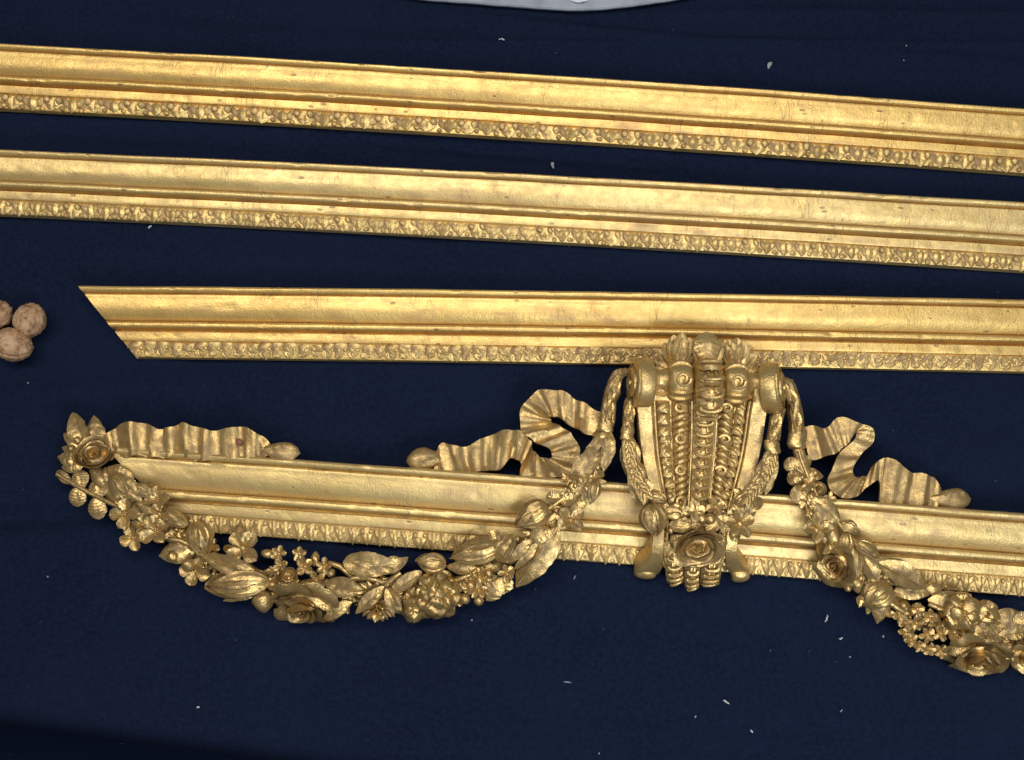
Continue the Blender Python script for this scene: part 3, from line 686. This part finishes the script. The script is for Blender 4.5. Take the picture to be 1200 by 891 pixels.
# corner rosette
lf(g, (99, 522, 36), (85, 483, 30), 24, serr=.10, ns=5, arch=.08, cup=.14, side=.03, a=.72)
lf(g, (113, 526, 37), (110, 487, 31), 25, serr=.10, ns=5, arch=.08, cup=-.12, vein=.03, side=.03, a=.72)
lf(g, (98, 526, 35), (75, 508, 29), 14, serr=.08, ns=4); lf(g, (98, 532, 35), (73, 524, 28), 15, cup=-.1); lf(g, (96, 540, 34), (67, 535, 27), 19, serr=.08, ns=4, cup=-.12)
lf(g, (98, 545, 34), (72, 548, 28), 16, cup=-.1); berry(g, 91, 516, 40, 5); berry(g, 84, 526, 36, 5)
rs(g, 112, 536, 38, 23, tilt=20, to=75, sq=.86, layers=((1.0, 2, .62, .72, .06), (.72, 2, .55, .6, .04), (.40, 1, .60, .5, .04)))
# sprig with a stem
st_ = stem(g, [(67, 556, 30), (100, 575, 34), (142, 596, 38)], 2.6)
for b, t, wpx in (((84, 567, 32), (66, 552, 27), 11), ((96, 573, 34), (92, 551, 32), 21), ((116, 583, 36), (117, 560, 34), 25), ((90, 570, 32), (92, 594, 26), 20), ((112, 582, 34), (116, 609, 28), 22)):
    lf(g, b, t, wpx, a=1.1, p=.5, cup=-.10, vein=.03, arch=.1)
bd(g, (130, 557, 44), (151, 582, 46), 19, 'petal'); lf(g, (128, 553, 42), (146, 586, 44), 10, cup=.1)
fl(g, 147, 602, 40, 18, rot=90, seeds=True); fl(g, 184, 622, 40, 19, rot=40, seeds=True); fl(g, 157, 630, 32, 16, rot=20, seeds=True, tilt=15); fl(g, 185, 585, 46, 15, rot=10, seeds=True); fl(g, 187, 602, 44, 13, rot=60)
lf(g, (146, 610, 30), (138, 620, 24), 8); fl(g, 168, 615, 34, 13, rot=0)
bd(g, (192, 598, 42), (220, 618, 40), 19, 'petal')
for b, t, wpx in (((126, 548, 40), (158, 566, 42), 22), ((136, 556, 42), (166, 588, 42), 22), ((128, 560, 36), (150, 594, 34), 18), ((150, 570, 42), (182, 580, 44), 16), ((160, 588, 38), (200, 604, 38), 20), ((122, 548, 38), (136, 576, 36), 18)):
    lf(g, b, t, wpx, cup=-.12, vein=.08, a=.9)
bd(g, (229, 612, 38), (241, 651, 34), 30, 'petal', n=4); lf(g, (226, 612, 38), (232, 648, 38), 14, cup=.12); bd(g, (222, 622, 40), (228, 632, 40), 7)
lf(g, (228, 642, 30), (186, 652, 26), 30, a=.7, cup=-.10, vein=.07, side=.02); bd(g, (208, 650, 34), (196, 655, 34), 12)
stem(g, [(198, 632, 34), (212, 634, 36), (224, 640, 34)], 3)
fl(g, 229, 670, 30, 17, rot=75, tilt=12, centre=.1); berry(g, 221, 662, 36, 8.5)
lf(g, (305, 677, 32), (235, 649, 32), 22, a=.8, cup=.16, vein=.10, arch=.08); lf(g, (300, 672, 34), (262, 652, 34), 12, cup=-.1)
bd(g, (316, 682, 32), (241, 687, 28), 34, 'petal', n=4, roll=.2); lf(g, (308, 690, 26), (262, 704, 22), 14, cup=-.1, arch=.1)
fl(g, 285, 642, 30, 22, rot=42, cup=.14, centre=.17)
bd(g, (306, 648, 26), (322, 650, 26), 10); bd(g, (308, 693, 32), (309, 719, 26), 24, n=2, twist=.1, tip=.7, depth=.14)
for x, y, r, n, rot in ((327, 649, 9.5, 5, 0), (329, 663, 9, 4, 30), (351, 649, 9.5, 5, 20), (358, 664, 11, 4, 50), (380, 664, 10, 5, 10), (371, 681, 12, 5, 40), (343, 680, 7, 5, 0)):
    fl(g, x, y, 27+random.uniform(-3, 3), r, n, rot, random.uniform(0, 14), random.uniform(-180, 0), name='floret', centre=.24)
rs(g, 336, 674, 30, 12, tilt=20, to=-60, layers=((1.0, 3, .6, .5, .08), (.6, 2, .7, .5, .05))); bd(g, (368, 664, 24), (370, 646, 24), 11); berry(g, 388, 672, 24, 5.5); berry(g, 320, 686, 32, 7)
stem(g, [(325, 668, 22), (332, 690, 22), (345, 700, 22)], 4); stem(g, [(385, 660, 24), (398, 664, 26), (412, 676, 26)], 3)
rs(g, 355, 703, 24, 34, tilt=62, to=-98, rot=30)
lf(g, (380, 706, 34), (322, 696, 30), 26, cup=-.15, vein=.03, side=.03, arch=.14); lf(g, (392, 714, 28), (366, 700, 34), 14, cup=.1)
lf(g, (428, 694, 30), (381, 684, 28), 24, a=1.1, cup=.14, vein=.08); lf(g, (412, 706, 28), (379, 727, 22), 15, cup=.12, arch=.15)
lf(g, (468, 665, 28), (402, 660, 30), 30, a=1.25, p=.5, cup=.10, vein=.05, side=.04, ns=4, serr=.08); lf(g, (444, 668, 32), (412, 657, 34), 14, cup=-.15); lf(g, (452, 672, 28), (479, 653, 26), 14, cup=.12); lf(g, (448, 664, 28), (472, 655, 28), 15, cup=-.1)
stem(g, [(404, 690, 24), (413, 679, 28), (430, 677, 30), (452, 683, 28), (470, 672, 28)], 4.0)
put('chrysanthemum', rough_up(chrys(31*mpp(at(443, 704, 24))), .0004, 160), M_CARVE, g, facing(443, 704, 20, 0, 42, -92) @ S(1, .95, 1))
lf(g, (450, 688, 38), (417, 719, 34), 16, cup=.14, vein=.08, arch=.12); lf(g, (452, 690, 38), (471, 716, 32), 15, cup=.12, vein=.08); lf(g, (453, 690, 40), (462, 720, 34), 11, cup=.1, arch=.14)
lf(g, (494, 670, 32), (454, 698, 30), 16, cup=.15, vein=.06)
bd(g, (523, 662, 32), (487, 659, 30), 24, 'petal', n=4); put('peony', rough_up(peony(25*mpp(at(513, 697, 26))), .0005, 150), M_CARVE, g, facing(513, 697, 26, 0))
put('peony', rough_up(peony(13.5*mpp(at(486, 714, 24)), 12, 28, 18), .0004, 150), M_CARVE, g, facing(486, 714, 22, 40))
stem(g, [(531, 682, 30), (542, 677, 34), (556, 671, 34)], 2.6); stem(g, [(532, 682, 28), (533, 700, 24), (540, 705, 22)], 2.6)
lf(g, (562, 669, 34), (523, 664, 30), 16, cup=.25, vein=.0, arch=.14)
bd(g, (588, 640, 44), (527, 655, 36), 30, 'petal', n=3); bd(g, (584, 658, 44), (600, 624, 48), 24, 'petal'); lf(g, (582, 634, 46), (577, 620, 46), 14)
for x, y, r in ((555, 673, 5.5), (562, 680, 5.5), (552, 686, 6), (545, 702, 6.5), (561, 704, 6)): berry(g, x, y, 30, r)
fl(g, 561, 692, 30, 11, 5, 15, name='floret'); fl(g, 594, 672, 38, 10, 5, 40, name='floret'); fl(g, 571, 688, 28, 9, 4, 10, name='floret')
lf(g, (590, 676, 32), (570, 704, 26), 24, serr=.2, ns=4, a=1.1, cup=-.12, side=.04); lf(g, (597, 676, 32), (588, 697, 26), 18, serr=.2, ns=4, cup=-.1)
lf(g, (654, 618, 50), (605, 688, 30), 38, serr=.10, ns=8, a=.85, cup=-.10, vein=-.06, side=.025, arch=.10); stem(g, [(654, 617, 53), (630, 652, 46), (608, 683, 34)], 1.6)
lf(g, (624, 632, 50), (596, 660, 44), 13, cup=.12, arch=.12); lf(g, (632, 636, 50), (602, 668, 42), 11, cup=.12, arch=.12)
lf(g, (644, 628, 48), (648, 656, 40), 26, a=1.1, p=.5, cup=-.1, vein=.04)
bd(g, (642, 592, 52), (604, 617, 48), 30, 'petal', n=4); lf(g, (648, 622, 52), (620, 632, 50), 20, a=1.2, p=.5, cup=-.1)
fl(g, 668, 610, 52, 18, rot=40, cup=.18, centre=.17)
lf(g, (640, 582, 52), (656, 584, 54), 16, a=1.0, p=.5, cup=.14); lf(g, (657, 589, 54), (676, 582, 54), 15, a=.9, p=.5, cup=.14, vein=.06); stem(g, [(642, 597, 52), (652, 590, 54), (662, 583, 54)], 2.2)
bd(g, (698, 562, 52), (692, 592, 50), 17, 'petal', n=3)
lf(g, (706, 524, 50), (664, 569, 48), 24, cup=.12, vein=-.05, arch=.10); lf(g, (716, 508, 50), (707, 553, 46), 17, cup=.10, vein=-.04); lf(g, (710, 506, 50), (679, 545, 46), 13, cup=.1)
lf(g, (697, 553, 50), (673, 585, 50), 10, cup=.1); lf(g, (690, 560, 50), (682, 590, 50), 9, cup=.1); lf(g, (700, 545, 48), (696, 566, 50), 9)

# --- right garland
GR = core('garland', [(921, 446, 66), (928, 465, 60), (933, 500, 52), (936, 530, 48), (946, 562, 46), (957, 590, 50), (972, 622, 50), (990, 652, 46), (1014, 680, 34), (1048, 706, 26), (1090, 728, 24), (1130, 742, 22), (1165, 752, 22), (1205, 748, 22), (1240, 738, 22)], 10.0)
g = GR
strand(g, [(915, 446, 70), (924, 452, 66), (930, 470, 60), (933, 492, 54), (934, 510, 50)], 8.5, 5)
knot(g, 934, 514, 50, 23, 24, 80); sheath(g, [(922, 450, 67), (929, 470, 60), (933, 492, 54), (934, 508, 50)], 6, 8)
stem(g, [(936, 528, 50), (944, 552, 50), (964, 594, 52)], 2.0)
for b, t, wpx in (((938, 540, 48), (919, 548, 44), 17), ((943, 553, 48), (923, 566, 44), 19), ((949, 569, 50), (928, 587, 48), 21), ((939, 535, 48), (950, 546, 44), 14), ((944, 551, 48), (960, 562, 44), 15), ((951, 566, 48), (969, 578, 46), 14)):
    lf(g, b, t, wpx, a=1.1, p=.5, cup=-.10, vein=.03, arch=.12)
lf(g, (951, 583, 54), (985, 613, 52), 25, cup=-.12, vein=.05, side=.02); stem(g, [(944, 590, 48), (948, 604, 52), (954, 614, 54)], 2)
fl(g, 957, 619, 52, 17, rot=0, cup=.16, centre=.12); lf(g, (968, 612, 52), (954, 600, 52), 14)
bd(g, (986, 612, 54), (1009, 625, 52), 14, 'petal'); bd(g, (992, 624, 54), (990, 652, 50), 17, 'petal'); bd(g, (1002, 634, 52), (1031, 653, 48), 18, 'petal'); stem(g, [(982, 612, 52), (995, 628, 52), (1006, 637, 52)], 2.2)
rs(g, 982, 660, 42, 25, tilt=50, to=-155, rot=20); lf(g, (1002, 640, 48), (1000, 684, 42), 20, cup=-.1, vein=.04); berry(g, 1004, 684, 36, 8); bd(g, (1000, 672, 40), (1006, 696, 34), 14)
lf(g, (1012, 652, 46), (1028, 688, 38), 18, cup=.14); bd(g, (1042, 684, 38), (1010, 712, 30), 34, 'petal', n=4, roll=.4); lf(g, (1036, 694, 36), (1028, 731, 24), 22, cup=-.15, vein=.04); lf(g, (1024, 690, 34), (1016, 720, 24), 14, cup=.1)
lf(g, (1030, 660, 50), (1084, 689, 42), 28, cup=.10, vein=.10, side=.02, a=.9); lf(g, (1038, 656, 46), (1074, 672, 48), 15, cup=-.12); lf(g, (1092, 694, 36), (1047, 693, 34), 19, cup=-.12, a=1.2, p=.5)
bd(g, (1082, 690, 36), (1105, 690, 36), 15); stem(g, [(1036, 702, 36), (1048, 710, 36), (1060, 718, 34)], 3.4)
for x, y, r in ((1054, 722, 9), (1073, 730, 10), (1089, 722, 9), (1086, 744, 9.5), (1102, 742, 9), (1061, 740, 9), (1067, 750, 8.5), (1077, 757, 8), (1089, 760, 8.5), (1102, 763, 8.5), (1075, 714, 8.5), (1060, 730, 8)):
    fl(g, x, y, 30+random.uniform(-4, 3)-max(0, y-745)*.5, r, random.choice((4, 5)), random.uniform(0, 90), random.uniform(5, 25), random.uniform(-150, -60), name='floret', centre=.22)
lf(g, (1088, 704, 34), (1126, 700, 30), 19, a=1.1, p=.5, cup=-.1); stem(g, [(1088, 708, 34), (1098, 712, 36), (1110, 716, 34)], 2.6)
put('peony', rough_up(peony(21*mpp(at(1124, 717, 30)), 24), .0004, 150), M_CARVE, g, facing(1124, 717, 30, 60)); put('peony', rough_up(peony(12.5*mpp(at(1156, 719, 28)), 9, 26, 16), .0003, 150), M_CARVE, g, facing(1156, 719, 28, 10))
for b, t, wpx in (((1132, 748, 32), (1112, 738, 26), 22), ((1140, 752, 32), (1146, 726, 32), 26), ((1146, 754, 32), (1172, 736, 30), 22), ((1152, 760, 30), (1186, 752, 26), 22), ((1140, 748, 30), (1126, 732, 30), 20)):
    lf(g, b, t, wpx, a=1.4, p=.45, cup=.12, vein=.06, arch=.06)
rs(g, 1146, 764, 24, 33, tilt=58, to=-98, rot=70); lf(g, (1136, 758, 36), (1112, 766, 28), 18, cup=-.1); lf(g, (1150, 754, 36), (1178, 786, 24), 18, cup=-.12, arch=.16)
lf(g, (1206, 726, 32), (1160, 733, 26), 34, a=1.2, p=.5, cup=-.1, side=.03); lf(g, (1204, 738, 34), (1170, 744, 32), 18, cup=.1); rs(g, 1204, 766, 20, 24, tilt=55, to=-110); bd(g, (1180, 772, 24), (1190, 768, 26), 14); stem(g, [(1172, 772, 24), (1184, 770, 26), (1196, 764, 26)], 3)
lf(g, (1206, 722, 36), (1186, 728, 34), 16)

# --- the two short festoons in front of the console, meeting at a rose
GI = core('festoon', [(737, 470, 62), (736, 500, 56), (738, 530, 56), (746, 560, 58), (762, 586, 58), (785, 606, 57), (816, 614, 57), (846, 606, 57), (868, 588, 58), (886, 566, 56), (898, 545, 56), (905, 515, 56), (908, 480, 62)], 5.5)
g = GI
strand(g, [(740, 468, 66), (737, 480, 60), (736, 500, 58)], 7.5, 5); strand(g, [(912, 478, 66), (909, 494, 60), (906, 516, 58)], 8.5, 5)
knot(g, 735, 508, 58, 17, 17, 85); knot(g, 905, 524, 58, 19, 18, 100); sheath(g, [(740, 470, 64), (737, 486, 60), (736, 504, 58)], 4, 7); sheath(g, [(912, 480, 64), (909, 498, 60), (906, 518, 58)], 4, 7)
for b, t, wpx in (((738, 516, 58), (728, 542, 54), 14), ((737, 516, 60), (747, 548, 58), 17), ((732, 532, 56), (738, 562, 54), 13), ((744, 540, 60), (756, 566, 62), 15), ((738, 552, 58), (743, 584, 56), 10), ((748, 556, 60), (749, 586, 56), 11), ((750, 562, 62), (768, 578, 64), 13), ((742, 560, 62), (758, 586, 62), 14),
                  ((905, 530, 60), (893, 578, 58), 21), ((906, 530, 58), (884, 562, 58), 14), ((904, 552, 58), (897, 580, 56), 13), ((898, 560, 60), (880, 584, 62), 14), ((890, 566, 62), (868, 580, 64), 13), ((892, 584, 58), (874, 602, 62), 15), ((884, 592, 60), (868, 622, 58), 12)):
    lf(g, b, t, wpx, cup=random.choice((-.1, .1)), vein=random.choice((.05, -.04)), arch=.12)
bd(g, (764, 590, 66), (767, 628, 60), 30, 'petal', n=4); bd(g, (760, 580, 64), (782, 586, 66), 13, 'petal'); fl(g, 757, 580, 64, 10, 5); berry(g, 785, 581, 64, 4.5); berry(g, 786, 622, 60, 4.5)
lf(g, (800, 602, 66), (775, 596, 64), 12, cup=-.1); bd(g, (799, 604, 66), (780, 605, 66), 10)
fl(g, 814, 599, 70, 13, rot=0, cup=.08, centre=.12); berry(g, 822, 608, 68, 6.5); berry(g, 832, 608, 66, 7); lf(g, (812, 618, 66), (784, 615, 62), 16, a=1.2, p=.5, cup=-.1)
lf(g, (836, 600, 66), (846, 612, 64), 12); fl(g, 838, 594, 66, 12, 4, 20); bd(g, (862, 592, 64), (876, 576, 64), 17, 'petal'); fl(g, 866, 614, 62, 18, 5, 20, seeds=False, centre=.26); lf(g, (852, 606, 62), (848, 626, 58), 16); lf(g, (862, 620, 60), (860, 636, 54), 13); lf(g, (872, 606, 60), (886, 596, 58), 12)
rs(g, 817, 638, 66, 29, tilt=34, to=-92, sq=.74, rot=10, layers=((1.0, 4, .50, .45, .16), (.80, 3, .52, .5, .06), (.52, 3, .44, .3, .10), (.30, 3, .40, .3, .06)))
for b, t, wpx in (((800, 628, 60), (786, 640, 56), 15), ((836, 628, 60), (852, 638, 56), 15), ((806, 622, 64), (796, 612, 66), 15), ((828, 622, 64), (842, 610, 66), 16), ((816, 622, 66), (816, 606, 68), 18)):
    lf(g, b, t, wpx, a=1.2, p=.5, cup=-.1, vein=.05)
for i in range(40):   # small leaves and buds filling the mass
    t = i/39; x = 752+t*132+random.uniform(-4, 4); y = 574+math.sin(PI*t)*36+random.uniform(-9, 9); a = random.uniform(0, 2*PI)
    lf(g, (x, y, 62), (x+12*math.cos(a), y+10*math.sin(a), 64+random.uniform(-2, 4)), random.uniform(7, 11), cup=random.choice((-.12, .14)), vein=.06, nu=11, nv=9)
for path, dx in (([(736, 512, 58), (738, 534, 58), (746, 560, 60), (760, 584, 63)], 1), ([(905, 528, 58), (898, 548, 58), (886, 568, 60), (870, 588, 63)], -1)):
    P = spline(path, 8)
    for i in range(0, len(P)-4, 2):      # paired leaves down the sides of the console
        for sd in (-1, 1):
            p, q = P[i], P[i+4]; nx_ = -(q[1]-p[1]); ny_ = q[0]-p[0]; L_ = math.hypot(nx_, ny_)
            lf(GI, (p[0], p[1], p[2]+4), (q[0]+sd*6.5*nx_/L_+random.uniform(-1, 1), q[1]+sd*6.5*ny_/L_+5, q[2]+6), random.uniform(9, 12), cup=-.12, vein=.10, arch=.14)
# fillers over the long garlands, tucked low between the flowers
for gg, path, k_ in ((GL, [(700, 540, 46), (660, 596, 46), (604, 650, 32), (540, 686, 22), (450, 694, 18), (345, 692, 18), (270, 664, 18), (200, 626, 24), (140, 590, 30)], 230), (GR, [(945, 560, 46), (970, 620, 48), (1000, 668, 40), (1050, 712, 24), (1110, 738, 22), (1170, 752, 22), (1215, 748, 22)], 120)):
    P = spline(path, 10)
    for i in range(k_):
        p = P[int(random.random()*(len(P)-1))]; a = random.uniform(0, 2*PI); r = random.uniform(8, 15); ox, oy = random.uniform(-15, 15), random.uniform(-15, 15)
        if i % 7 == 0: berry(gg, p[0]+ox, p[1]+oy, p[2]+5, random.uniform(3, 5.5)); continue
        if i % 5 == 0: fl(gg, p[0]+ox, p[1]+oy, p[2]+4, random.uniform(6, 9), random.choice((4, 5)), random.uniform(0, 90), random.uniform(0, 40), random.uniform(-180, 180), name='floret', centre=.22); continue
        lf(gg, (p[0]+ox, p[1]+oy, p[2]+4), (p[0]+ox+r*math.cos(a), p[1]+oy+r*math.sin(a), p[2]+random.uniform(0, 13)), random.uniform(6, 12), cup=random.choice((-.12, .14)), vein=.07, nu=11, nv=9)

# ------------------------------------------------------------------ walnuts
def walnut(px, py, r, rot, tip, label, seed):
    R = r*mpp(at(px, py, r)); v, f = ball(1, 64, 40); out = []
    o = Vector((seed*7.1, 2, 5))
    for p in v:
        x, y, z = p; q = Vector(p)
        seam = math.exp(-(y/.17)**2)
        w1 = noise.noise(q*2.6+o); w2 = 1-abs(noise.noise(Vector((x*2.2, y*6.0, z*2.2))+o))*2
        rr = 1+.11*seam-.12*math.exp(-(y/.05)**2)+.03*w1+.09*w2*(1-seam)+.04*noise.noise(q*7+o)
        rr *= 1+.05*max(x, 0)**6
        out.append((x*1.08*rr*R, y*.98*rr*R, z*.96*rr*R))
    o_ = link('walnut', mesh('walnut', (np.array(out), f), M_NUT, angle=180)); c = at(px, py, r*.95); c.z = R*.96
    o_.matrix_basis = T(*c) @ RZ(math.radians(rot)) @ RX(math.radians(tip)); tag(o_, label, 'walnut', 'walnuts on the cloth')
walnut(35, 376, 17.5, 75, 12, 'greyish walnut with an upright seam, the right one of the three', 1)
walnut(15, 404, 19.0, -20, 55, 'larger tan walnut with a sloping seam, the lowest of the three', 2)
walnut(-6, 370, 17.0, 35, 30, 'walnut cut off by the left edge of the photo', 3)

# ------------------------------------------------------------------ pale slab at the upper edge
def slab():
    edge = [(455, -8), (500, -1), (560, 3.5), (610, 7.5), (650, 10.5), (690, 11), (730, 7.5), (785, 0), (830, -8)]
    P = spline([tuple(at(x, y, 6)) for x, y in edge], 8); n = len(P); V = []
    back = [Vector((p[0], at(640, -110, 6).y, .006)) for p in P]
    for p, b in zip(P, back):
        p = Vector(p)
        V += [(p.x, p.y+.001, .0), (p.x, p.y-.0, .004), (p.x, p.y+.0015, .006), (p.x, p.y+.006, .0068), (b.x, b.y, .0068), (b.x, b.y, 0)]
    Fc = grid_faces(n, 6); Fc += [(i*6+5, (i+1)*6+5, (i+1)*6, i*6) for i in range(n-1)]; Fc += [tuple(range(6)), tuple((n-1)*6+j for j in range(5, -1, -1))]
    return rough_up((np.array(V), Fc), .0005, 60)
v, f = slab(); c = v.mean(0); c[2] = 0
sl = link('slab', mesh('slab', (v-c, f), M_STONE, angle=40), None, Vector(c)); tag(sl, 'pale grey slab with a bowed front edge at the top of the photo', 'slab')

# ------------------------------------------------------------------ chips, flakes and lint on the cloth
def chip(name, label, cat, px, py, lpx, wpx, rot, mat, z=0, grp='bits of debris on the cloth', curl=.2):
    lpx *= .8; wpx *= .8
    p = at(px, py, z); m = mpp(p)
    vf = rough_up(leaf(lpx*m, wpx*m*.8, arch=curl*.4, cup=.15, vein=0, thick=.25, a=.9, p=.3, nu=9, nv=5, bend=random.uniform(-.12, .12)), .0011, 330)
    o = link(name, mesh(name, (vf[0]-np.array((lpx*m/2, 0, 0)), vf[1]), mat)); o.matrix_basis = T(p.x, p.y, p.z+.0006) @ RZ(math.radians(rot)); tag(o, label, cat, grp)
chip('paint_flake', 'grey-green leaf-shaped flake on the cloth above the topmost moulding', 'flake', 902, 77, 12, 6, 60, M_FLAKE)
chip('paint_flake', 'small grey flake between the two upper mouldings, near the middle', 'flake', 648, 194, 10, 5, 100, M_FLAKE)
chip('paint_flake', 'flat white fleck on the cloth just below the pale slab', 'flake', 588, 47, 9, 3.2, -8, M_CHIP)
chip('paper_scrap', 'bright white scrap lying on the pale slab at the top edge', 'scrap', 679, -1, 30, 13, 4, M_SCRAP, z=7, grp=None)
chip('plaster_chip', 'white chip at the lower edge of the dented moulding, above the mitred end', 'chip', 176, 266, 7, 3, 40, M_CHIP)
chip('plaster_chip', 'long white splinter on the cloth left of the right garland', 'chip', 968, 725, 12, 2.6, 68, M_CHIP)
chip('plaster_chip', 'short white chip below the long splinter, near the right garland', 'chip', 985, 748, 6, 2.6, 5, M_CHIP)
chip('plaster_chip', 'white slanting chip on bare cloth far below the console', 'chip', 851, 823, 9, 3.2, -28, M_CHIP)
chip('plaster_chip', 'white chip nearest the bottom edge, right of the slanting one', 'chip', 881, 857, 5, 3.2, -50, M_CHIP)
chip('plaster_chip', 'thin pale splinter on the cloth below the left end of the console', 'chip', 674, 677, 8, 2, 62, M_LINT)
chip('plaster_chip', 'tiny white speck on bare cloth below the left garland', 'chip', 232, 829, 3.6, 3, 0, M_CHIP)
chip('lint_fluff', 'faint grey fluff on bare cloth below the left side of the console', 'fluff', 665, 800, 12, 2.2, -8, M_LINT)
chip('plaster_chip', 'white speck left of the right garland, low on the cloth', 'chip', 986, 833, 5, 2.4, 60, M_LINT)
pts = []
for i in range(70):
    x, y = random.uniform(0, 1200), random.uniform(10, 885)
    pts.append((x, y, random.uniform(.25, .6)))
pts += [(143, 643, 1.3), (72, 723, 1.3), (56, 676, 1.2), (858, 51, 1.4), (1062, 54, 1.4), (1059, 71, 1.3), (1035, 746, 1.3), (996, 770, 1.2), (815, 840, 1.2), (702, 883, 1.3), (33, 449, 1.4), (553, 727, 1.4)]
parts = []
for x, y, r in pts:
    p = at(x, y, 0); parts.append(xf(ball(r*.0009, 5, 4, (random.uniform(.7, 1.8), 1, .5)), T(p.x, p.y, .0004) @ RZ(random.random()*3)))
du = link('dust', mesh('dust', merge(parts), M_LINT)); du['kind'] = 'stuff'; du['label'] = 'pale specks of dust scattered over the navy cloth'; du['category'] = 'dust'
